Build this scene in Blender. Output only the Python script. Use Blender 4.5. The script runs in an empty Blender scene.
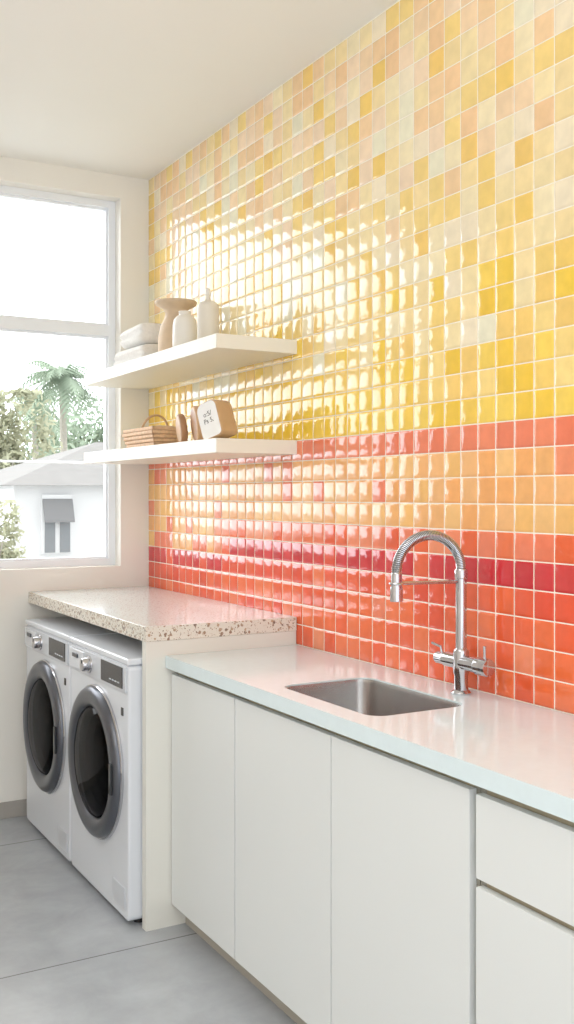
import bpy, bmesh, math, random
from mathutils import Vector, Matrix
random.seed(7)
C = bpy.context.scene.collection
sc = bpy.context.scene
sc.view_settings.view_transform = 'Standard'
sc.view_settings.exposure = 0.24
sc.view_settings.gamma = 1.12
PI = math.pi

# ---------------------------------------------------------------- helpers
def lin(c):
    return tuple(((v/255)/12.92 if v/255 <= .04045 else ((v/255+.055)/1.055)**2.4) for v in c)
origin = {}
def thing(name, label, cat, loc=(0,0,0), rot=(0,0,0), group=None, world=True, kind=None):
    o = bpy.data.objects.new(name, None); C.objects.link(o)
    o.empty_display_size = .05
    o.location = loc; o.rotation_euler = rot
    if label: o['label'] = label
    if cat: o['category'] = cat
    if group: o['group'] = group
    if kind: o['kind'] = kind
    origin[o.name] = Vector(loc) if world else Vector((0,0,0))
    return o
def obj(name, bm, mat, parent=None, smooth=True, angle=40, base=None, label=None, cat=None, group=None, kind=None, normals=True, wn=True):
    if normals: bmesh.ops.recalc_face_normals(bm, faces=bm.faces)
    me = bpy.data.meshes.new(name)
    if parent is not None:
        org = origin[parent.name]
    else:
        org = Vector(base) if base is not None else Vector((0,0,0))
    bm.transform(Matrix.Translation(-org))
    bm.to_mesh(me); bm.free()
    if smooth:
        for p in me.polygons: p.use_smooth = True
        me.set_sharp_from_angle(angle=math.radians(angle))
    me.materials.append(mat)
    o = bpy.data.objects.new(name, me); C.objects.link(o)
    if smooth and wn:
        m = o.modifiers.new('weighted','WEIGHTED_NORMAL'); m.keep_sharp = True; m.weight = 100
    if parent is not None:
        o.parent = parent; origin[o.name] = org
    else:
        o.location = org; origin[o.name] = org
    if label: o['label'] = label
    if cat: o['category'] = cat
    if group: o['group'] = group
    if kind: o['kind'] = kind
    return o
def dup(root, loc, label):
    r = root.copy(); C.objects.link(r); r.location = loc; r['label'] = label
    for ch in list(root.children):
        c = ch.copy(); C.objects.link(c); c.parent = r
        for g in list(ch.children):
            d = g.copy(); C.objects.link(d); d.parent = c
    return r
def B(): return bmesh.new()
def merge(bm, t):
    me = bpy.data.meshes.new('tmp'); t.to_mesh(me); t.free(); bm.from_mesh(me); bpy.data.meshes.remove(me)
def box(bm, x0,x1,y0,y1,z0,z1, bev=0, seg=2, M=None):
    t = bmesh.new(); bmesh.ops.create_cube(t, size=1)
    for v in t.verts:
        v.co = Vector(((x0+x1)/2+v.co.x*(x1-x0), (y0+y1)/2+v.co.y*(y1-y0), (z0+z1)/2+v.co.z*(z1-z0)))
    if bev: bmesh.ops.bevel(t, geom=t.edges[:], offset=bev, segments=seg, affect='EDGES', profile=.5)
    if M: t.transform(M)
    merge(bm, t); return bm
def lathe(bm, prof, M=None, seg=40, cap0=False, cap1=False):
    M = M or Matrix.Identity(4); rings = []
    for r,h in prof:
        if r < 1e-6: rings.append([bm.verts.new(M@Vector((0,0,h)))])
        else: rings.append([bm.verts.new(M@Vector((r*math.cos(2*PI*k/seg), r*math.sin(2*PI*k/seg), h))) for k in range(seg)])
    for a,b in zip(rings, rings[1:]):
        for k in range(seg):
            k2=(k+1)%seg
            if len(a)==1 and len(b)==1: continue
            if len(a)==1: bm.faces.new((a[0], b[k], b[k2]))
            elif len(b)==1: bm.faces.new((a[k], a[k2], b[0]))
            else: bm.faces.new((a[k], a[k2], b[k2], b[k]))
    if cap0 and len(rings[0])>1: bm.faces.new(rings[0])
    if cap1 and len(rings[-1])>1: bm.faces.new(rings[-1])
    return bm
def tube(bm, pts, rad, seg=10, cap=True, closed=False):
    pts=[Vector(p) for p in pts]; n=len(pts); rings=[]; prev=None
    for i,p in enumerate(pts):
        if closed: t=(pts[(i+1)%n]-pts[i-1]).normalized()
        else: t=(pts[min(i+1,n-1)]-pts[max(i-1,0)]).normalized()
        if prev is None:
            a = Vector((0,0,1)) if abs(t.z)<.9 else Vector((1,0,0)); u=(a-t*a.dot(t)).normalized()
        else: u=(prev-t*prev.dot(t)).normalized()
        prev=u; w=t.cross(u); r = rad[i] if isinstance(rad,(list,tuple)) else rad
        rings.append([bm.verts.new(p+u*r*math.cos(2*PI*k/seg)+w*r*math.sin(2*PI*k/seg)) for k in range(seg)])
    m = n if closed else n-1
    for i in range(m):
        a=rings[i]; b=rings[(i+1)%n]
        for k in range(seg): bm.faces.new((a[k],a[(k+1)%seg],b[(k+1)%seg],b[k]))
    if cap and not closed: bm.faces.new(rings[0]); bm.faces.new(rings[-1])
    return bm
def rrect(x0,x1,y0,y1,r,n=6):
    out=[]
    for cx,cy,a0 in ((x1-r,y1-r,0),(x0+r,y1-r,PI/2),(x0+r,y0+r,PI),(x1-r,y0+r,3*PI/2)):
        for k in range(n+1):
            a=a0+k*PI/2/n; out.append((cx+r*math.cos(a), cy+r*math.sin(a)))
    return out
def ring_edges(bm, pts):
    vs=[bm.verts.new(p) for p in pts]
    es=[bm.edges.new((vs[i],vs[(i+1)%len(vs)])) for i in range(len(vs))]
    return vs,es
def bridge(bm, a, b):
    n=len(a)
    for i in range(n): bm.faces.new((a[i],a[(i+1)%n],b[(i+1)%n],b[i]))
def plate_hole(bm, outer, holes, f0, f1):
    caps=[]
    for f in (f0,f1):
        vo,eo=ring_edges(bm,[f(p) for p in outer]); es=list(eo); hs=[]
        for h in holes:
            vh,eh=ring_edges(bm,[f(p) for p in h]); es+=eh; hs.append(vh)
        bmesh.ops.triangle_fill(bm, edges=es, use_beauty=True, use_dissolve=False)
        caps.append((vo,hs))
    bridge(bm,caps[0][0],caps[1][0])
    for a,b in zip(caps[0][1],caps[1][1]): bridge(bm,a,b)
    return bm

# ---------------------------------------------------------------- materials
def mat(name, rgb, rough=.5, metal=0, spec=.5, coat=0, noise=None, bump=None):
    m=bpy.data.materials.new(name); m.use_nodes=True; nt=m.node_tree; N=nt.nodes; L=nt.links
    p=N['Principled BSDF']; c=lin(rgb)
    p.inputs['Base Color'].default_value=(*c,1); p.inputs['Roughness'].default_value=rough
    p.inputs['Metallic'].default_value=metal; p.inputs['Specular IOR Level'].default_value=spec
    p.inputs['Coat Weight'].default_value=coat
    tc=N.new('ShaderNodeTexCoord')
    if noise is None: noise=(6,.03)
    nz=N.new('ShaderNodeTexNoise'); nz.inputs['Scale'].default_value=noise[0]; nz.inputs['Detail'].default_value=5
    L.new(tc.outputs['Object'],nz.inputs['Vector'])
    cr=N.new('ShaderNodeValToRGB'); cr.color_ramp.elements[0].position=.3; cr.color_ramp.elements[1].position=.7
    cr.color_ramp.elements[0].color=(*[v*(1-noise[1]) for v in c],1); cr.color_ramp.elements[1].color=(*[min(1,v*(1+noise[1])) for v in c],1)
    L.new(nz.outputs['Fac'],cr.inputs['Fac']); L.new(cr.outputs['Color'],p.inputs['Base Color'])
    if bump:
        n2=N.new('ShaderNodeTexNoise'); n2.inputs['Scale'].default_value=bump[0]; n2.inputs['Detail'].default_value=4
        L.new(tc.outputs['Object'],n2.inputs['Vector'])
        b=N.new('ShaderNodeBump'); b.inputs['Strength'].default_value=bump[1]; b.inputs['Distance'].default_value=.002
        L.new(n2.outputs['Fac'],b.inputs['Height']); L.new(b.outputs['Normal'],p.inputs['Normal'])
    return m
M_wall=mat('wall_paint',(242,239,232),.7,noise=(2,.01),bump=(60,.08))
M_ceil=mat('ceiling_paint',(246,245,241),.8,noise=(2,.01))
M_cab=mat('cabinet_lacquer',(229,233,233),.32,noise=(1.5,.006))
M_panel=mat('panel_lacquer',(229,228,220),.4,noise=(1.5,.006))
M_carc=mat('cabinet_carcass',(150,146,134),.6)
M_chan=mat('handle_channel_beige',(172,160,134),.4,noise=(3,.03))
M_quartz=mat('white_quartz',(222,238,243),.11,spec=.32,noise=(40,.015))
M_shelf=mat('shelf_lacquer',(240,236,224),.4,noise=(3,.01))
M_frame=mat('window_aluminium',(242,246,252),.4,noise=(3,.01))
M_white=mat('appliance_white',(224,229,237),.22,noise=(3,.01))
M_grey=mat('appliance_grey_panel',(206,211,219),.3)
M_gun=mat('gunmetal_ring',(92,95,103),.3,metal=.8,noise=(8,.05))
M_black=mat('black_gloss',(22,25,31),.12)
M_rubber=mat('dark_rubber',(14,14,18),.6)
M_hose=mat('hose_grey',(120,120,122),.4,metal=.7)
M_drum=mat('drum_steel',(40,42,48),.35,metal=.8,noise=(90,.4))
M_chrome=mat('chrome',(192,192,197),.08,metal=1,noise=(4,.02))
M_steel=mat('brushed_steel',(168,166,164),.26,metal=.9,noise=(30,.06))
M_towel=mat('towel_cotton',(238,236,233),.95,noise=(80,.05),bump=(350,.9))
M_stone=mat('beige_stoneware',(212,186,156),.6,noise=(25,.06),bump=(60,.2))
M_ceramic=mat('white_ceramic',(236,231,223),.4,noise=(10,.02))
M_ceramic2=mat('off_white_ceramic',(226,219,206),.5,noise=(10,.03))
M_wood=mat('warm_wood',(200,160,120),.5,noise=(30,.14),bump=(50,.2))
M_wood2=mat('brown_wood',(172,126,88),.5,noise=(28,.16),bump=(50,.2))
M_pale=mat('pale_wood_face',(208,170,130),.55,noise=(20,.07))
M_card=mat('card_stock',(254,254,254),.7)
M_ink=mat('dark_ink',(60,57,54),.6)
M_basket=mat('woven_tan',(216,176,138),.7,noise=(60,.15),bump=(160,.6))
M_grout=mat('grout',(250,241,224),.8,noise=(60,.03))
M_plinth=mat('plinth',(180,174,162),.5)
M_base=mat('baseboard_grey',(164,160,154),.6)

def glass_mat(name, tint, gloss, rough=.02, refl=1.0):
    m=bpy.data.materials.new(name); m.use_nodes=True; nt=m.node_tree; N=nt.nodes; L=nt.links
    N.remove(N['Principled BSDF']); out=N['Material Output']
    t=N.new('ShaderNodeBsdfTransparent'); t.inputs['Color'].default_value=(*tint,1)
    g=N.new('ShaderNodeBsdfGlossy'); g.inputs['Roughness'].default_value=rough; g.inputs['Color'].default_value=(refl,refl,refl*1.04 if refl<.9 else refl,1)
    mx=N.new('ShaderNodeMixShader'); fr=N.new('ShaderNodeFresnel'); fr.inputs['IOR'].default_value=gloss
    L.new(fr.outputs[0],mx.inputs[0]); L.new(t.outputs[0],mx.inputs[1]); L.new(g.outputs[0],mx.inputs[2]); L.new(mx.outputs[0],out.inputs['Surface'])
    return m
M_glass=glass_mat('window_glass',(.97,.98,.98),1.2)
M_dark_glass=glass_mat('door_glass',(.06,.063,.072),1.3,.02,.34)

# concrete floor with saw-cut joints
M_floor=mat('concrete_floor',(168,172,177),.26,noise=(2.2,.12),bump=(20,.06))
nt=M_floor.node_tree; N=nt.nodes; L=nt.links
tc=N.new('ShaderNodeTexCoord'); sx=N.new('ShaderNodeSeparateXYZ'); L.new(tc.outputs['Object'],sx.inputs[0])
def jl(out,off,pitch):
    a=N.new('ShaderNodeMath'); a.operation='SUBTRACT'; a.inputs[1].default_value=off-pitch*20; L.new(out,a.inputs[0])
    b=N.new('ShaderNodeMath'); b.operation='PINGPONG'; b.inputs[1].default_value=pitch/2; L.new(a.outputs[0],b.inputs[0])
    c=N.new('ShaderNodeMath'); c.operation='LESS_THAN'; c.inputs[1].default_value=.003; L.new(b.outputs[0],c.inputs[0]); return c
a=jl(sx.outputs['Y'],3.17,1.2); b=jl(sx.outputs['X'],.3,1.2)
mx=N.new('ShaderNodeMath'); mx.operation='MAXIMUM'; L.new(a.outputs[0],mx.inputs[0]); L.new(b.outputs[0],mx.inputs[1])
p=N['Principled BSDF']; src=p.inputs['Base Color'].links[0].from_socket
n3=N.new('ShaderNodeTexNoise'); n3.inputs['Scale'].default_value=5.5; n3.inputs['Detail'].default_value=7; n3.inputs['Roughness'].default_value=.65; n3.inputs['Distortion'].default_value=.3
L.new(tc.outputs['Object'],n3.inputs['Vector'])
m3=N.new('ShaderNodeMapRange'); m3.inputs[1].default_value=.3; m3.inputs[2].default_value=.7; m3.inputs[3].default_value=.89; m3.inputs[4].default_value=1.1; L.new(n3.outputs['Fac'],m3.inputs[0])
v3=N.new('ShaderNodeVectorMath'); v3.operation='SCALE'; L.new(src,v3.inputs[0]); L.new(m3.outputs[0],v3.inputs['Scale'])
mc=N.new('ShaderNodeMix'); mc.data_type='RGBA'; L.new(mx.outputs[0],mc.inputs[0])
L.new(v3.outputs[0],mc.inputs[6]); mc.inputs[7].default_value=(*lin((112,112,112)),1); L.new(mc.outputs[2],p.inputs['Base Color'])

# terrazzo
def terrazzo(name, rgb, rough, layers, spec=.5):
    m=bpy.data.materials.new(name); m.use_nodes=True; nt=m.node_tree; N=nt.nodes; L=nt.links
    p=N['Principled BSDF']; p.inputs['Roughness'].default_value=rough; p.inputs['Specular IOR Level'].default_value=spec
    tc=N.new('ShaderNodeTexCoord')
    base=N.new('ShaderNodeRGB'); base.outputs[0].default_value=(*lin(rgb),1); last=base.outputs[0]
    for scale,th,cols in layers:
        v=N.new('ShaderNodeTexVoronoi'); v.inputs['Scale'].default_value=scale; L.new(tc.outputs['Object'],v.inputs['Vector'])
        lt=N.new('ShaderNodeMath'); lt.operation='LESS_THAN'; L.new(v.outputs['Distance'],lt.inputs[0])
        sp=N.new('ShaderNodeSeparateColor'); L.new(v.outputs['Color'],sp.inputs[0])
        ml=N.new('ShaderNodeMath'); ml.operation='MULTIPLY'; ml.inputs[1].default_value=th*1.9; L.new(sp.outputs['Green'],ml.inputs[0]); L.new(ml.outputs[0],lt.inputs[1])
        cr=N.new('ShaderNodeValToRGB'); cr.color_ramp.interpolation='CONSTANT'
        while len(cr.color_ramp.elements)<5: cr.color_ramp.elements.new(.5)
        for i,e in enumerate(cr.color_ramp.elements): e.position=i*.2; e.color=(*lin(cols[i]),1)
        L.new(sp.outputs['Red'],cr.inputs['Fac'])
        mc=N.new('ShaderNodeMix'); mc.data_type='RGBA'; L.new(lt.outputs[0],mc.inputs[0]); L.new(last,mc.inputs[6]); L.new(cr.outputs['Color'],mc.inputs[7]); last=mc.outputs[2]
    L.new(last,p.inputs['Base Color']); return m
M_terr=terrazzo('terrazzo_edge',(230,225,214),.3,((92,.32,((146,118,96),(170,146,120),(130,112,98),(186,158,128),(158,132,108))),(180,.27,((164,138,114),(190,168,146),(146,126,108),(170,134,110),(200,180,158)))))
M_terr_top_glare=terrazzo('terrazzo_top_glare',(222,232,232),.13,((120,.22,((186,176,162),(200,190,176),(176,168,156),(202,190,174),(190,176,158))),(210,.17,((186,172,156),(200,190,178),(176,166,154),(194,174,158),(208,202,192)))),spec=.32)  # same stone, glare painted into the top: chips finer and washed out

# glazed tile
M_tile=bpy.data.materials.new('glazed_tile'); M_tile.use_nodes=True; nt=M_tile.node_tree; N=nt.nodes; L=nt.links
p=N['Principled BSDF']; p.inputs['Roughness'].default_value=.07; p.inputs['Specular IOR Level'].default_value=.55
at=N.new('ShaderNodeVertexColor'); at.layer_name='glaze'
tc=N.new('ShaderNodeTexCoord'); nz=N.new('ShaderNodeTexNoise'); nz.inputs['Scale'].default_value=22; nz.inputs['Detail'].default_value=3; L.new(tc.outputs['Object'],nz.inputs['Vector'])
mr=N.new('ShaderNodeMapRange'); mr.inputs[1].default_value=.3; mr.inputs[2].default_value=.7; mr.inputs[3].default_value=.93; mr.inputs[4].default_value=1.05; L.new(nz.outputs['Fac'],mr.inputs[0])
vm=N.new('ShaderNodeVectorMath'); vm.operation='SCALE'; L.new(at.outputs['Color'],vm.inputs[0]); L.new(mr.outputs[0],vm.inputs['Scale']); L.new(vm.outputs[0],p.inputs['Base Color'])
n2=N.new('ShaderNodeTexNoise'); n2.inputs['Scale'].default_value=34; n2.inputs['Detail'].default_value=1.5; L.new(tc.outputs['Object'],n2.inputs['Vector'])
bp=N.new('ShaderNodeBump'); bp.inputs['Strength'].default_value=.5; bp.inputs['Distance'].default_value=.002; L.new(n2.outputs['Fac'],bp.inputs['Height']); L.new(bp.outputs['Normal'],p.inputs['Normal'])

# ---------------------------------------------------------------- dimensions
XW=1.888; YW=4.735; ZC=3.05; H=1.49
X0=-1.5; Y0=-1.5
COUNTER=.937; TERR=1.04; YP=3.262

# ---------------------------------------------------------------- room shell
bm=B(); box(bm,X0-.1,XW+.12,Y0,YW+.2,-.1,0); obj('floor',bm,M_floor,smooth=False,kind='structure')
bm=B(); box(bm,X0-.1,XW+.12,Y0,YW+.2,ZC,ZC+.1); obj('ceiling',bm,M_ceil,smooth=False,kind='structure')
bm=B(); box(bm,X0-.1,X0,Y0,YW,0,ZC); obj('wall_left',bm,M_wall,smooth=False,kind='structure')
WX0,WX1,WZ0,WZ1=.3,1.745,1.144,2.94
bm=B(); plate_hole(bm,[(X0-.1,0),(XW+.12,0),(XW+.12,ZC),(X0-.1,ZC)],[[(WX0,WZ0),(WX1,WZ0),(WX1,WZ1),(WX0,WZ1)]],
    lambda q:Vector((q[0],YW,q[1])), lambda q:Vector((q[0],YW+.2,q[1])))
obj('wall_back',bm,M_wall,smooth=False,kind='structure')
bm=B(); box(bm,X0,XW,YW-.012,YW,0,.075,.002); obj('baseboard_back',bm,M_base,kind='structure')

wr=thing('wall_right',None,None,(XW,0,0),kind='structure')
bm=B(); box(bm,XW+.003,XW+.12,Y0,YW,0,ZC); obj('grout_bed',bm,M_grout,wr,smooth=False)
def pick(lst): return random.choice(lst)
YEL=[(250,212,118),(248,206,104),(249,214,128),(250,217,134),(248,204,110)]
STR=[(249,206,72),(247,200,64),(250,210,88),(249,204,80)]
PALE=[(249,227,172),(249,222,160),(249,232,188),(248,232,200),(240,234,204),(249,223,164)]
PEACH=[(249,215,172),(248,208,158),(249,220,186),(247,203,152)]
ORG=[(246,176,106),(245,168,98),(246,186,108),(246,178,112),(247,190,120),(246,182,118)]
COR=[(238,124,90),(240,132,94),(237,118,84),(240,138,98)]
CRI=[(204,46,52),(210,52,56),(200,42,50),(212,58,56)]
RED=[(236,96,52),(238,104,58),(234,88,50),(239,114,70),(236,94,54)]
RED2=[(230,80,50),(232,86,54),(228,74,48),(234,94,58)]
def tile_col(r, y):
    u=random.random(); far=y>3.9
    if r<10:
        cr=3 if far else 4
        if r==cr: return pick(CRI) if u<.85 else pick(RED2)
        if r==cr-1: return pick(RED2) if u<.8 else pick(RED)
        if r<cr: return pick(RED) if u<.85 else pick(RED2 if u<.94 else COR)
        if r==cr+1: return (pick(RED) if u<.45 else pick(COR)) if not far else pick(COR+ORG)
        if r==9: return pick(COR)
        if r==8: return pick(COR if u<.22 else ORG)
        return pick(ORG) if u<.94 else pick(COR)
    if r==10: return pick(STR)
    if r<13: return pick(STR) if u<.5 else pick(YEL)
    if r<16: return pick(YEL) if u<.5 else (pick(STR) if u<.62 else pick(PALE))
    t=(r-16)/12
    if u<.33*(1-t)+.09: return pick(YEL)
    if u<.33+.40*t: return pick(PEACH)
    return pick(PALE)
P=.0754; PY=.0754
bm=B(); cl=bm.loops.layers.float_color.new('glaze')
us=[0,.04,.11,.5,.89,.96,1]
hs=[0,.0016,.0024,.0028,.0024,.0016,0]
for r in range(-1,29):
    z=COUNTER+r*P
    zt=min(z+P,ZC)
    if zt-z<.01: continue
    yy=YW
    while yy>Y0+.01:
        y1=yy; y0=max(yy-PY,Y0); yy-=PY
        g=.0016
        c=lin(tile_col(max(r,0),(y0+y1)/2)); j=random.uniform(.95,1.03)
        c=(c[0]*j,c[1]*j,c[2]*j,1)
        ta=random.uniform(-.0012,.0012); tb=random.uniform(-.001,.001); bu=random.uniform(.3,1.5)
        vs=[]
        for i,u in enumerate(us):
            row=[]
            for k,w in enumerate(us):
                h=min(hs[i],hs[k])
                if i==3 and k==3: h=.0024+.0006*bu
                elif h>.0024: h=.0024
                if h>0: h+=ta*(u-.5)+tb*(w-.5)
                row.append(bm.verts.new((XW+.003-h, y0+g+(y1-y0-2*g)*u, z+g+(zt-z-2*g)*w)))
            vs.append(row)
        for i in range(6):
            for k in range(6):
                f=bm.faces.new((vs[i][k],vs[i][k+1],vs[i+1][k+1],vs[i+1][k])); f.smooth=True
                for lp in f.loops: lp[cl]=c
tl=obj('tile_cladding',bm,M_tile,wr,angle=80,wn=False)
tl['label']='glossy square mosaic tiles fading from yellow to orange and red'

# ---------------------------------------------------------------- window
w=thing('window_1',None,None,((WX0+WX1)/2,YW,WZ0),kind='structure')
fy0,fy1=YW+.075,YW+.135; fw=.034; tz=2.30
bm=B(); plate_hole(bm,[(WX0,WZ0),(WX1,WZ0),(WX1,WZ1),(WX0,WZ1)],
   [[(WX0+fw,WZ0+fw),(WX1-fw,WZ0+fw),(WX1-fw,tz-.028),(WX0+fw,tz-.028)],[(WX0+fw,tz+.028),(WX1-fw,tz+.028),(WX1-fw,WZ1-fw),(WX0+fw,WZ1-fw)]],
   lambda q:Vector((q[0],fy0,q[1])), lambda q:Vector((q[0],fy1,q[1])))
obj('window_frame',bm,M_frame,w,smooth=False)
for a,b_ in ((WZ0+fw,tz-.028),(tz+.028,WZ1-fw)):
    bm=B(); i=.009
    plate_hole(bm,[(WX0+fw,a),(WX1-fw,a),(WX1-fw,b_),(WX0+fw,b_)],[[(WX0+fw+i,a+i),(WX1-fw-i,a+i),(WX1-fw-i,b_-i),(WX0+fw+i,b_-i)]],
       lambda q:Vector((q[0],fy0+.018,q[1])), lambda q:Vector((q[0],fy1-.012,q[1])))
    obj('glazing_bead',bm,M_frame,w,smooth=False)
    bm=B(); box(bm,WX0+fw,WX1-fw,fy0+.03,fy0+.036,a,b_); obj('pane',bm,M_glass,w,smooth=False)
bm=B(); tube(bm,[(WX0,YW+.17,1.652),(WX1,YW+.17,1.652)],.005,8); obj('guard_bar',bm,M_frame,w)

# ---------------------------------------------------------------- shelves
for zt,lab in ((2.063,'upper cream floating shelf carrying towels and ceramic bottles'),(1.692,'lower cream floating shelf carrying basket and wooden pieces')):
    bm=B(); box(bm,1.558,XW+.001,YP,YW-.004,zt-.052,zt,.003)
    obj('floating_shelf',bm,M_shelf,base=(XW,4,zt),label=lab,cat='shelf',group='floating shelves on the tiled wall')

# ---------------------------------------------------------------- terrazzo worktop, panel
bm=B(); box(bm,1.292,XW-.001,YP,YW-.002,TERR-.052,TERR,.003)
tw=obj('terrazzo_worktop',bm,M_terr,base=(1.58,4,TERR-.052),label='speckled cream terrazzo worktop above the two washing machines',cat='worktop')
tw.data.materials.append(M_terr_top_glare)
for p_ in tw.data.polygons:
    if p_.normal.z>.9: p_.material_index=1
bm=B(); box(bm,1.294,XW-.002,YP+.002,YP+.038,0,TERR-.052,.0015)
obj('end_panel',bm,M_panel,base=(1.58,YP+.02,0),label='tall cream side panel between washing machine and low cabinets',cat='panel')

# ---------------------------------------------------------------- quartz counter with sink cut-out
SX0,SX1,SY0,SY1=1.434,1.742,2.10,2.585
XF=1.365; YN=.8
hole=rrect(SX0,SX1,SY0,SY1,.05,8)
bm=B(); plate_hole(bm,[(XF,YN),(XW-.001,YN),(XW-.001,YP),(XF,YP)],[hole],lambda q:Vector((q[0],q[1],COUNTER)),lambda q:Vector((q[0],q[1],COUNTER-.042)))
obj('quartz_counter',bm,M_quartz,base=(1.6,2,COUNTER-.042),smooth=False,label='polished white stone counter with a cut-out for the sink',cat='counter')

s=thing('undermount_sink','stainless steel undermount sink sunk in the white counter','sink',((SX0+SX1)/2,(SY0+SY1)/2,.737))
bm=B(); prev=None
for ins,zz,rr in ((.0006,COUNTER-.004,.05),(.007,COUNTER-.004,.045),(.009,COUNTER-.014,.043),(.012,.76,.045),(.024,.735,.05),(.06,.727,.05)):
    pts=[Vector((x,y,zz)) for x,y in rrect(SX0+ins,SX1-ins,SY0+ins,SY1-ins,rr,8)]
    vs=[bm.verts.new(q) for q in pts]
    if prev: bridge(bm,prev,vs)
    prev=vs
bm.faces.new(prev)
ob=obj('bowl',bm,M_steel,s,angle=50,wn=False)
bm=B(); cx,cy=(SX0+SX1)/2,(SY0+SY1)/2
lathe(bm,[(0,.7285),(.018,.7285),(.022,.7315),(.04,.7315),(.042,.7275)],Matrix.Translation((cx,cy,0)),32); obj('drain',bm,M_chrome,s)

# ---------------------------------------------------------------- cabinets
DF=1.385; TOPD=.873; BOT=.08; PLX=1.44
def carcass(y0,y1,root):
    t=.018; x0=DF+.021; zt=COUNTER-.043
    bm=B()
    box(bm,x0,XW-.01,y0,y0+t,BOT,zt); box(bm,x0,XW-.01,y1-t,y1,BOT,zt)
    box(bm,x0,XW-.01,y0+t,y1-t,BOT,BOT+t); box(bm,XW-.02,XW-.01,y0+t,y1-t,BOT+t,zt)
    obj('carcass',bm,M_carc,root,smooth=False)
    bm=B(); box(bm,DF+.022,DF+.034,y0+t,y1-t,.84,zt); obj('handle_channel',bm,M_chan,root,smooth=False)
    bm=B(); box(bm,PLX,PLX+.018,y0,y1,0,BOT); obj('plinth',bm,M_plinth,root,smooth=False)
def front(name,y0,y1,z0,z1,root):
    g=.0022
    bm=B(); box(bm,DF,DF+.02,y0+g,y1-g,z0,z1,.0015)
    return obj(name,bm,M_cab,root)
c1=thing('base_cabinet','narrow single-door cream base cabinet beside the tall side panel','cabinet',(1.63,3.01,0),group='low cream cabinets under the white counter')
carcass(2.772,YP,c1); front('door',2.772,YP-.002,BOT,TOPD,c1)
c2=thing('base_cabinet','wide two-door cream base cabinet under the sink','cabinet',(1.63,2.21,0),group='low cream cabinets under the white counter')
carcass(1.664,2.770,c2); front('door',2.220,2.770,BOT,TOPD,c2); front('door',1.670,2.220,BOT,TOPD,c2)
c3=thing('drawer_cabinet','cream drawer cabinet with beige grooves at the counter\'s near end','cabinet',(1.63,1.23,0),group='low cream cabinets under the white counter')
carcass(YN+.002,1.660,c3)
front('drawer',YN+.002,1.654,.694,TOPD-.004,c3); front('drawer',YN+.002,1.654,.372,.676,c3); front('drawer',YN+.002,1.654,BOT,.354,c3)
for zz in (.66,.34):
    bm=B(); box(bm,DF+.022,DF+.034,YN+.02,1.642,zz,zz+.05); obj('handle_channel',bm,M_chan,c3,smooth=False)

# ---------------------------------------------------------------- faucet
FX,FY=1.82,2.233; Z0=COUNTER
f=thing('kitchen_faucet','chrome spring-neck pull-down faucet standing behind the sink','faucet',(FX,FY,Z0))
T=Matrix.Translation
bm=B(); lathe(bm,[(0,0),(.027,0),(.028,.004),(.025,.009),(.020,.012),(.019,.05),(.022,.060),(.022,.118),(.018,.124),(.015,.128),(0,.129)],T((FX,FY,Z0)),32); obj('base',bm,M_chrome,f)
bm=B(); tube(bm,[(FX,FY,Z0+.125),(FX,FY,Z0+.22),(FX,FY,Z0+.335)],.0155,24)
lathe(bm,[(0,.32),(.0175,.32),(.0185,.325),(.0185,.343),(.0155,.348),(0,.348)],T((FX,FY,Z0)),24); obj('column',bm,M_chrome,f)
RY=Matrix.Rotation(PI/2,4,'X')   # local +Z -> -Y
bm=B(); lathe(bm,[(0,-.105),(.016,-.105),(.018,-.101),(.018,-.072),(.0205,-.066),(.0205,.066),(.018,.070),(0,.070)],T((FX,FY,Z0+.088))@RY,28); obj('mixer_body',bm,M_chrome,f)
hb=B(); lathe(hb,[(0,.072),(.023,.072),(.0245,.075),(.0245,.112),(.022,.118),(0,.119)],T((FX,FY,Z0+.088))@RY,28)
kn=obj('handle',hb,M_chrome,f)
yy=FY-.100
lb=B(); tube(lb,[(FX,yy,Z0+.108),(FX,yy,Z0+.125),(FX-.001,yy,Z0+.145)],[.0045,.004,.0045],12); obj('lever',lb,M_chrome,kn)
lb=B(); tube(lb,[(FX,FY+.085,Z0+.104),(FX-.002,FY+.088,Z0+.120),(FX-.004,FY+.125,Z0+.1265)],[.004,.0038,.0042],12); obj('side_lever',lb,M_chrome,f)
Rr=.11
path=[Vector((FX,FY,Z0+.335))]
n=60
for i in range(n+1):
    a=PI*i/n
    path.append(Vector((FX-Rr+Rr*math.cos(a),FY,Z0+.345+math.sin(a)*.098)))
path.append(Vector((FX-2*Rr,FY,Z0+.335)))
bm=B(); tube(bm,path,.0118,12); obj('hose',bm,M_hose,f)
def resample(pts,n):
    d=[0]
    for a,b_ in zip(pts,pts[1:]): d.append(d[-1]+(b_-a).length)
    out=[]; j=0
    for i in range(n):
        t=d[-1]*i/(n-1)
        while j<len(d)-2 and d[j+1]<t: j+=1
        u=(t-d[j])/max(1e-9,d[j+1]-d[j]); out.append(pts[j].lerp(pts[j+1],u))
    return out
turns=70; per=12; NN=turns*per+1
rp=resample(path,NN); hel=[]
for i,q in enumerate(rp):
    t=(rp[min(i+1,NN-1)]-rp[max(0,i-1)]).normalized(); u=Vector((0,1,0)); wv=t.cross(u)
    a=2*PI*i/per; hel.append(q+(u*math.cos(a)+wv*math.sin(a))*.0124)
bm=B(); tube(bm,hel,.0023,6); obj('spring_coil',bm,M_chrome,f)
hx=FX-2*Rr
bm=B(); lathe(bm,[(0,.345),(.013,.345),(.015,.34),(.015,.31),(.017,.305),(.017,.29),(.017,.28),(.018,.272),(.0175,.268),(0,.268)],T((hx,FY,Z0)),28); obj('spray_head',bm,M_chrome,f)
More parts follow.
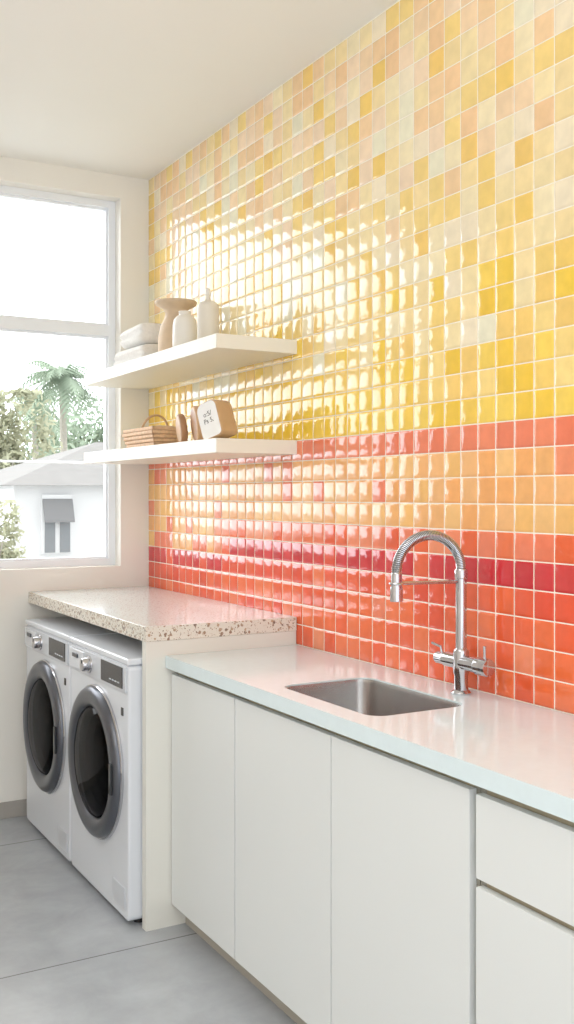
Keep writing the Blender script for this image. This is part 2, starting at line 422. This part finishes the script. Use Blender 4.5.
bm=B(); tube(bm,[(FX,FY,Z0+.312),(FX-.1,FY,Z0+.314),(hx+.017,FY,Z0+.316)],.005,12)
tube(bm,[(hx+.018*math.cos(2*PI*k/20),FY+.018*math.sin(2*PI*k/20),Z0+.316) for k in range(20)],.0033,8,closed=True)
obj('support_arm',bm,M_chrome,f)

# ---------------------------------------------------------------- washing machines
def make_machine():
    W=.322; ZB=.02; ZTp=.903; zc=.505
    t=thing('washing_machine','right-hand white front-loading washing machine next to the side panel','washing machine',(1.25,3.6375,0),group='front loaders under the terrazzo worktop',world=False)
    bm=B(); circ=[(.205*math.cos(2*PI*k/48),zc+.205*math.sin(2*PI*k/48)) for k in range(48)]
    o0=rrect(-W+.010,W-.010,ZB+.008,ZTp-.006,.012); o1=rrect(-W,W,ZB,ZTp,.02)
    v0,e0=ring_edges(bm,[(0,a,b_) for a,b_ in o0]); vh,eh=ring_edges(bm,[(0,a,b_) for a,b_ in circ])
    bmesh.ops.triangle_fill(bm,edges=e0+eh,use_beauty=True)
    vm_=[bm.verts.new((.003,a,b_)) for a,b_ in rrect(-W+.003,W-.003,ZB+.002,ZTp-.001,.016)]
    v1=[bm.verts.new((.010,a,b_)) for a,b_ in o1]; v2=[bm.verts.new((.6,a,b_)) for a,b_ in o1]
    bridge(bm,v0,vm_); bridge(bm,vm_,v1); bridge(bm,v1,v2); bm.faces.new(v2)
    h2=[bm.verts.new((.05,a,b_)) for a,b_ in circ]; bridge(bm,vh,h2)
    obj('body',bm,M_white,t,angle=60)
    bm=B(); box(bm,-.004,.602,-W-.001,W+.001,ZTp,.926,.006,3); obj('top_panel',bm,M_white,t)
    FX_=Matrix.Rotation(-PI/2,4,'Y')
    def A(y,z,x=0): return T((x,y,z))@FX_
    bm=B(); lathe(bm,[(.206,-.045),(.206,-.3),(0,-.33)],A(0,zc),48); obj('drum',bm,M_drum,t)
    bm=B(); lathe(bm,[(.204,-.04),(.204,.004),(.19,.006),(.17,-.01),(.165,-.04)],A(0,zc),48); obj('door_seal',bm,M_rubber,t)
    bm=B(); lathe(bm,[(.274,.001),(.275,.012),(.270,.024),(.258,.032),(.242,.035),(.222,.033),(.208,.026),(.200,.012)],A(0,zc),64)
    dr=obj('door',bm,M_gun,t,angle=60)
    bm=B(); lathe(bm,[(.203,.014),(.195,.026),(.17,.036),(.13,.044),(.07,.049),(0,.051)],A(0,zc),48); obj('door_glass',bm,M_dark_glass,dr,angle=80,wn=False)
    bm=B(); lathe(bm,[(.273,.0015),(.281,.0015),(.281,.008),(.277,.011),(.272,.009)],A(0,zc),64); obj('door_trim',bm,M_chrome,dr)
    bm=B(); box(bm,-.042,-.033,-.256,-.236,zc-.06,zc+.05,.003); obj('door_handle',bm,M_black,dr)
    bm=B(); box(bm,-.007,.001,-W+.012,W-.012,.808,.897,.003); obj('control_panel',bm,M_grey,t)
    bm=B(); box(bm,-.012,-.006,.13,W-.018,.816,.89,.003); d=obj('detergent_drawer',bm,M_white,t)
    bm=B(); box(bm,-.018,-.011,.19,.25,.86,.876,.002); obj('drawer_pull',bm,M_gun,d)
    bm=B(); lathe(bm,[(.034,.006),(.033,.012),(.026,.014),(.025,.034),(.022,.038),(0,.038)],A(.072,.853),32); k=obj('knob',bm,M_chrome,t)
    bm=B(); box(bm,-.0395,-.037,.070,.074,.858,.875); obj('knob_mark',bm,M_black,k)
    bm=B(); box(bm,-.010,-.006,-.285,-.065,.818,.892,.0015); ds=obj('display',bm,M_black,t)
    bm=B()
    for q in range(4): box(bm,-.012,-.0095,-.26+q*.028,-.243+q*.028,.834,.838)
    obj('button',bm,M_grey,ds,smooth=False)
    bm=B(); box(bm,-.003,.001,-.275,-.255,.722,.75,.0008); obj('badge',bm,M_black,t)
    bm=B(); box(bm,-.003,.001,-W+.03,-W+.15,.05,.13,.002); obj('filter_cover',bm,M_grey,t)
    for a in (-W+.05,W-.05):
        for x in (.06,.54):
            bm=B(); lathe(bm,[(0,0),(.022,0),(.022,.012),(.012,.014),(.012,.024)],T((x,a,0)),16); obj('foot',bm,M_rubber,t)
    return t
wm=make_machine()
dup(wm,(1.25,4.294,0),'left-hand white front-loading washing machine standing by the window wall')

# ---------------------------------------------------------------- upper shelf items
SU=2.0632; SL=1.6922
def towel(x,y,z,sx,sy,h,rz,label):
    t=bmesh.new(); n=40; prev=None
    for s_,yy in ((.25,-.5),(.6,-.492),(.82,-.475),(.94,-.45),(1,-.40),(1.01,-.2),(.985,0),(1.01,.2),(1,.40),(.94,.45),(.82,.475),(.6,.492),(.25,.5)):
        vs=[]
        for k in range(n):
            a=2*PI*k/n; ca,sa=math.cos(a),math.sin(a)
            px=sx/2*math.copysign(abs(ca)**.5,ca); pz=h/2*math.copysign(abs(sa)**.68,sa)
            crease=.012*math.exp(-((pz-.002)/.008)**2)*(1 if ca<0 else .5)*abs(ca)
            px-=math.copysign(crease,ca)
            wob=.004*math.sin(yy*11+a*3+rz*40)
            vs.append(t.verts.new((px*(.7+.3*s_)+wob, yy*sy+wob*.6, h/2+pz*s_+wob*.5*(1 if sa>0 else 0))))
        if prev: bridge(t,prev,vs)
        else: t.faces.new(vs)
        prev=vs
    t.faces.new(prev)
    for v in t.verts: v.co.z=max(v.co.z,0)
    o=obj('folded_towel',t,M_towel,angle=80,label=label,cat='towel',group='folded towels on the upper shelf',wn=False)
    o.location=(x,y,z); o.rotation_euler=(0,0,rz)
hT=.099
towel(1.735,4.38,SU,.19,.34,hT,.04,'lower thick white folded towel lying on the upper shelf')
towel(1.735,4.37,SU+hT+.001,.17,.30,hT*.95,-.06,'upper thick white folded towel resting on the other towel')

VY=4.055
bm=B(); lathe(bm,[(0,0),(.05,0),(.066,.01),(.078,.05),(.077,.10),(.066,.15),(.050,.185),(.045,.205),(.054,.225),(.084,.241),(.090,.250),(.089,.258),(.081,.257),(.045,.238),(.028,.2),(0,.18)],T((1.745,VY,SU)),48)
obj('flared_vase',bm,M_stone,base=(1.745,VY,SU),angle=60,wn=False,label='beige stoneware vase with wide flared rim on upper shelf',cat='vase')
bm=B(); lathe(bm,[(0,0),(.04,0),(.049,.006),(.05,.05),(.049,.105),(.044,.128),(.032,.142),(.024,.146),(.024,.158),(.026,.161),(.018,.162),(.014,.15),(0,.14)],T((1.655,3.755,SU)),40)
obj('ceramic_jar',bm,M_ceramic,base=(1.655,3.755,SU),angle=60,wn=False,label='short rounded white ceramic jar before the flared vase',cat='jar')
b=thing('ceramic_bottle','tall off-white ceramic bottle with thin neck near shelf end','bottle',(1.68,3.59,SU))
bm=B(); lathe(bm,[(0,0),(.038,0),(.043,.006),(.043,.14),(.041,.160),(.031,.173),(.015,.179),(.010,.184),(.009,.202),(0,.202)],T((1.68,3.59,SU)),40); obj('bottle_body',bm,M_ceramic2,b,wn=False)
bm=B(); lathe(bm,[(0,0),(.011,0),(.012,.005),(.010,.018),(.007,.026),(0,.028)],T((1.68,3.59,SU+.201))@Matrix.Rotation(-.1,4,'Y'),24); obj('stopper',bm,M_ceramic,b,wn=False)

# ---------------------------------------------------------------- lower shelf items
bk=thing('storage_basket','low tan slatted basket with a loop handle on the lower shelf','basket',(1.675,4.13,SL))
x0,x1,y0,y1=1.61,1.745,3.97,4.30
bm=B(); box(bm,x0+.006,x1-.006,y0+.006,y1-.006,SL,SL+.01,.002)
for i in range(5):
    z=SL+.004+i*.0165; e=i*.005*(1 if i<4 else .6)
    for a in ((x0-e,x0-e+.010,y0-e,y1+e),(x1+e-.010,x1+e,y0-e,y1+e),(x0-e,x1+e,y0-e,y0-e+.010),(x0-e,x1+e,y1+e-.010,y1+e)): box(bm,*a,z,z+.0155,.0045)
for a,b_ in ((x0+.008,y0+.008),(x1-.008,y0+.008),(x0+.008,y1-.008),(x1-.008,y1-.008),(x0+.006,(y0+y1)/2),(x1-.006,(y0+y1)/2)):
    box(bm,a-.006,a+.006,b_-.006,b_+.006,SL,SL+.080,.002)
obj('basket_body',bm,M_basket,bk)
bm=B(); tube(bm,[(x0+.004+(x1-x0-.008)*(.5-.5*math.cos(PI*k/16)),4.13-.02*math.sin(PI*k/16),SL+.06+.082*math.sin(PI*k/16)) for k in range(17)],.005,10); obj('handle',bm,M_wood,bk)
cb=B()
box(cb,x0+.014,x1-.014,y0+.016,y1-.016,SL+.0105,SL+.092,.025,5)
obj('folded_cloth',cb,M_stone,base=(1.675,4.13,SL),label='beige folded cloth lying inside the tan basket',cat='cloth')

def disc(name,x,y,r,th,rz,tilt,m,label,cat,group=None,face=None):
    R=Matrix.Rotation(rz,4,'Z')@Matrix.Rotation(-tilt,4,'Y')
    root=thing(name,label,cat,(x,y,SL),(0,0,0),group,world=False)
    A=R@T((0,0,r))@Matrix.Rotation(-PI/2,4,'Y')
    bm=B(); lathe(bm,[(0,-th/2),(r*.88,-th/2),(r*.96,-th/2+.003),(r,-th/2+.009),(r,th/2-.009),(r*.96,th/2-.003),(r*.88,th/2),(0,th/2)],A,48)
    lo=min(v.co.z for v in bm.verts)
    bm.transform(T((0,0,-lo))); obj('disc_body',bm,m,root)
    if face:
        bm=B(); lathe(bm,[(0,th/2+.0012),(r*.8,th/2+.0012),(r*.86,th/2-.0005)],A,48); bm.transform(T((0,0,-lo))); obj('disc_face',bm,face,root)
    return root
disc('wooden_disc',1.66,3.78,.062,.028,-.25,.12,M_wood2,'left brown wooden disc standing next to the basket','wood disc','wooden discs on the lower shelf',face=M_wood)
disc('wooden_disc',1.675,3.66,.074,.028,-.25,.12,M_wood,'right tan wooden disc standing beside the white-faced lettered block','wood disc','wooden discs on the lower shelf',face=M_wood2)
cd=thing('lettered_block','thick tilted rounded wooden block whose white face carries dark lettering','block',(1.67,3.445,SL),(0,0,0),world=False)
RC=Matrix.Rotation(.42,4,'Z')@Matrix.Rotation(-.30,4,'X')
def outline(sc_):
    pts=[]
    for cy_,cz_,r_,a0,a1 in ((.016,.110,.034,0,PI/2),(-.024,.118,.026,PI/2,PI),(-.032,.020,.018,PI,1.5*PI),(.032,.020,.018,1.5*PI,2*PI)):
        for k in range(9):
            a=a0+(a1-a0)*k/8; pts.append((cy_+r_*math.cos(a), cz_+r_*math.sin(a)))
    return [(y*sc_,(z-.07)*sc_+.07) for y,z in pts]
bm=B(); prev=None
for xx,s_ in ((-.052,.95),(-.050,.985),(-.044,1),(.030,1),(.044,.93),(.052,.80)):
    vs=[bm.verts.new(RC@Vector((xx,y,z))) for y,z in outline(s_)]
    if prev: bridge(bm,prev,vs)
    else: bm.faces.new(vs)
    prev=vs
bm.faces.new(prev)
lo=min(v.co.z for v in bm.verts); bm.transform(T((0,0,-lo))); obj('block_body',bm,M_pale,cd,angle=50)
bm=B(); bm.faces.new([bm.verts.new(RC@Vector((-.0526,y,z))) for y,z in outline(.94)]); bm.transform(T((0,0,-lo))); fc=obj('white_face',bm,M_card,cd,smooth=False,normals=False)
cu=bpy.data.curves.new('lettering','FONT'); cu.body="o:5/\nPs 5."; cu.size=.026; cu.align_x='CENTER'; cu.align_y='CENTER'; cu.extrude=.0002; cu.space_line=1.0
tmp=bpy.data.objects.new('lettering_curve',cu); C.objects.link(tmp)
bpy.context.view_layer.update()
me=bpy.data.meshes.new_from_object(tmp.evaluated_get(bpy.context.evaluated_depsgraph_get()))
bpy.data.objects.remove(tmp); me.name='lettering'
me.transform(T((0,0,-lo))@RC@T((-.0530,0,.082))@Matrix(((0,0,-1,0),(-1,0,0,0),(0,1,0,0),(0,0,0,1))))
me.materials.clear(); me.materials.append(M_ink)
to=bpy.data.objects.new('lettering',me); C.objects.link(to); to.parent=fc

# ---------------------------------------------------------------- outside
M_ground=mat('outside_ground',(170,170,166),.9,noise=(1,.1))
M_house=mat('house_render',(212,213,215),.8,noise=(2,.01))
M_roof=mat('house_roof',(126,125,124),.9,spec=.1,noise=(3,.06))
M_hgrey=mat('house_trim',(124,125,127),.9,spec=.1)
M_hwin=mat('house_window',(116,121,125),.5)
M_leaf=mat('leaf_green_haze',(150,166,146),.9,spec=.05,noise=(2,.06))  # leaf colours below are paled to put outdoor haze into them
M_leaf2=mat('leaf_palm_haze',(148,164,144),.9,spec=.05,noise=(2,.06))
M_leaf3=mat('leaf_olive_haze',(164,166,140),.9,spec=.05,noise=(2,.06))
M_bark=mat('bark',(168,162,152),.9,noise=(10,.1))
GZ=-1.5
bm=B(); box(bm,-40,60,YW+.3,110,GZ-.1,GZ); obj('ground',bm,M_ground,smooth=False,kind='structure')
def atp(px,Y):
    r_=(px-287)/1020; return Y*(.4924+.8704*r_)/(.8704-.4924*r_)
HX0=atp(14,24); HX1=HX0+9; HY0,HY1=24,31; HZ=1.72
hs_=thing('neighbouring_house','white house with low grey hip roof seen through the window','house',((HX0+HX1)/2,27,GZ))
bm=B(); box(bm,HX0,HX1,HY0,HY1,GZ,HZ)
obj('wall',bm,M_house,hs_,smooth=False)
bm=B(); e=.35; rz=1.25
v=[bm.verts.new(q) for q in ((HX0-e,HY0-e,HZ),(HX1+e,HY0-e,HZ),(HX1+e,HY1+e,HZ),(HX0-e,HY1+e,HZ),(HX0+3.2,(HY0+HY1)/2,HZ+rz),(HX1-3.2,(HY0+HY1)/2,HZ+rz))]
for q in ((0,1,5,4),(1,2,5),(2,3,4,5),(3,0,4),(0,3,2,1)): bm.faces.new([v[k] for k in q])
obj('roof',bm,M_roof,hs_,smooth=False)
a0=atp(41,24); a1=atp(71,24)
bm=B(); box(bm,a0,a1,HY0-.1,HY0,.1,1.5); wnd=obj('window_frame',bm,M_house,hs_,smooth=False)
bm=B(); v=[bm.verts.new(q) for q in ((a0,HY0-.12,1.4),(a1,HY0-.12,1.4),(a1,HY0-.3,.9),(a0,HY0-.3,.9),(a0,HY0-.12,1.34),(a1,HY0-.12,1.34),(a1,HY0-.3,.84),(a0,HY0-.3,.84))]
for q in ((0,1,2,3),(7,6,5,4),(0,3,7,4),(1,5,6,2),(3,2,6,7)): bm.faces.new([v[k] for k in q])
obj('awning',bm,M_hgrey,hs_,smooth=False)
for k in range(2):
    xa=a0+.06+k*(a1-a0)/2; bm=B(); box(bm,xa,xa+(a1-a0)/2-.12,HY0-.13,HY0-.1,.12,1.0); obj('pane',bm,M_hwin,wnd,smooth=False)
def leafy(px,Y,zt,rx,rzv,m,label,n=3200,leaf=.16,ry=None):
    X=atp(px,Y); t=thing('tree',label,'tree',(X,Y,GZ),(0,0,0),'trees around the house')
    zc=zt-rzv; ry=ry or rx
    bm=B(); tube(bm,[(X,Y,GZ),(X+.1,Y,(GZ+zc)/2),(X,Y,zc)],[.16,.12,.07],8)
    for k in range(6):
        a=k*1.05; tube(bm,[(X,Y,zc-rzv*.6),(X+math.cos(a)*rx*.5,Y+math.sin(a)*ry*.5,zc+rzv*.2)],[.05,.02],6)
    obj('trunk',bm,M_bark,t)
    cg=lambda s: max(-1,min(1,random.gauss(0,s)))
    bm=B(); cl_=[(cg(.5),cg(.5),cg(.45)) for _ in range(30)]
    for _ in range(n):
        c=random.choice(cl_); q=Vector((X+rx*(c[0]+cg(.16)),Y+ry*(c[1]+cg(.16)),min(zt,zc+rzv*(c[2]+cg(.16)))))
        u=Vector((random.uniform(-1,1),random.uniform(-1,1),random.uniform(-1,1))).normalized(); w_=u.orthogonal().normalized()
        s_=leaf*random.uniform(.6,1.3)
        bm.faces.new([bm.verts.new(q+u*s_),bm.verts.new(q+w_*s_*.5),bm.verts.new(q-u*s_),bm.verts.new(q-w_*s_*.5)])
    obj('foliage',bm,m,t,smooth=False,normals=False)
def palm(px,Y,zt,R,label):
    X=atp(px,Y); t=thing('palm_tree',label,'tree',(X,Y,GZ),(0,0,0),'trees around the house')
    zh=zt-.5
    bm=B(); tube(bm,[(X+.2,Y,GZ),(X+.1,Y,(GZ+zh)/2),(X,Y,zh)],[.2,.15,.14],10); obj('trunk',bm,M_bark,t)
    bm=B()
    for k in range(54):
        a=k*2.4; el=random.uniform(-.7,1.2); Lf=R*random.uniform(.6,1.05); prev=None
        for i in range(15):
            s_=i/14; q=Vector((X+math.cos(a)*Lf*s_*math.cos(el*.6),Y+math.sin(a)*Lf*s_*math.cos(el*.6),zh+Lf*(math.sin(el)*s_-.75*s_*s_)))
            sd=Vector((-math.sin(a),math.cos(a),0))
            if prev is not None:
                for sg in (-1,1):
                    l=.5*math.sin(PI*min(1,s_*.9+.1))*R*.45+.05
                    tip=q+sd*sg*l*.8+Vector((math.cos(a),math.sin(a),0))*l*.4-Vector((0,0,l*.5))
                    bm.faces.new([bm.verts.new(prev),bm.verts.new(prev.lerp(q,.8)),bm.verts.new(tip)])
            prev=q
    obj('frond',bm,M_leaf2,t,smooth=False,normals=False)
leafy(-2,35,5.0,1.5,2.8,M_leaf3,'olive green tree at the far left of the window',4200)
palm(62,41,6.9,2.5,'tall feathery palm rising above the roof of the white house')
palm(34,47.5,6.4,2.2,'shorter palm left of the tallest palm beyond the house')
leafy(34,56,5.4,3.2,2.4,M_leaf,'broad grey-green tree behind the roof between the palms',leaf=.24,ry=2.2)
leafy(92,66,8.2,4.2,3.4,M_leaf,'grey-green tree at the right side of the window view',leaf=.28,ry=3)
leafy(-7,19,1.9,.45,1.6,M_leaf3,'low bushy tree left of the white house corner',2400,.08)

# ---------------------------------------------------------------- light
wd=bpy.data.worlds.new('World'); sc.world=wd; wd.use_nodes=True; nt=wd.node_tree; N=nt.nodes; L=nt.links
bg=N['Background']
tc=N.new('ShaderNodeTexCoord'); sp=N.new('ShaderNodeSeparateXYZ'); L.new(tc.outputs['Generated'],sp.inputs[0])
cr=N.new('ShaderNodeValToRGB'); cr.color_ramp.elements[0].position=0; cr.color_ramp.elements[0].color=(.92,.96,1,1)
cr.color_ramp.elements[1].position=.5; cr.color_ramp.elements[1].color=(1,.995,.985,1); L.new(sp.outputs['Z'],cr.inputs['Fac']); L.new(cr.outputs['Color'],bg.inputs['Color'])
mr=N.new('ShaderNodeMapRange'); mr.inputs[1].default_value=-.6; mr.inputs[2].default_value=.8; mr.inputs[3].default_value=1.7; mr.inputs[4].default_value=5.8
L.new(sp.outputs['Y'],mr.inputs[0]); L.new(mr.outputs[0],bg.inputs['Strength'])
def area(name,loc,rot,sx,sy,power,col=(1,1,1),portal=False):
    l=bpy.data.lights.new(name,'AREA'); l.shape='RECTANGLE'; l.size=sx; l.size_y=sy; l.energy=power; l.color=col
    if portal: l.cycles.is_portal=True
    o=bpy.data.objects.new(name,l); C.objects.link(o); o.location=loc; o.rotation_euler=rot; return o
area('window_portal',((WX0+WX1)/2,YW+.19,(WZ0+WZ1)/2),(-PI/2,0,0),WX1-WX0,WZ1-WZ0,1,portal=True)
area('open_side_portal',((X0+XW)/2,Y0,ZC/2),(PI/2,0,0),XW-X0,ZC,1,portal=True)
area('fill_downlight',(-.3,1.0,2.45),(0,0,0),1.4,1.4,6,(1,.995,.98))  # added fill lamp out of view, brightens the room from above
area('fill_uplight',(-.3,1.3,2.40),(PI,0,0),1.4,1.8,32,(1,.99,.97))  # added upward fill out of view, lightens the ceiling

# ---------------------------------------------------------------- camera
cam=bpy.data.cameras.new('camera'); co=bpy.data.objects.new('camera',cam); C.objects.link(co)
cam.sensor_fit='VERTICAL'; cam.sensor_height=24; cam.sensor_width=24; cam.lens=24*1020/1024
cam.shift_y=-17/1024
co.location=(0,0,H); co.rotation_euler=(PI/2,0,-math.atan(577/1020)); cam.clip_start=.05
sc.camera=co
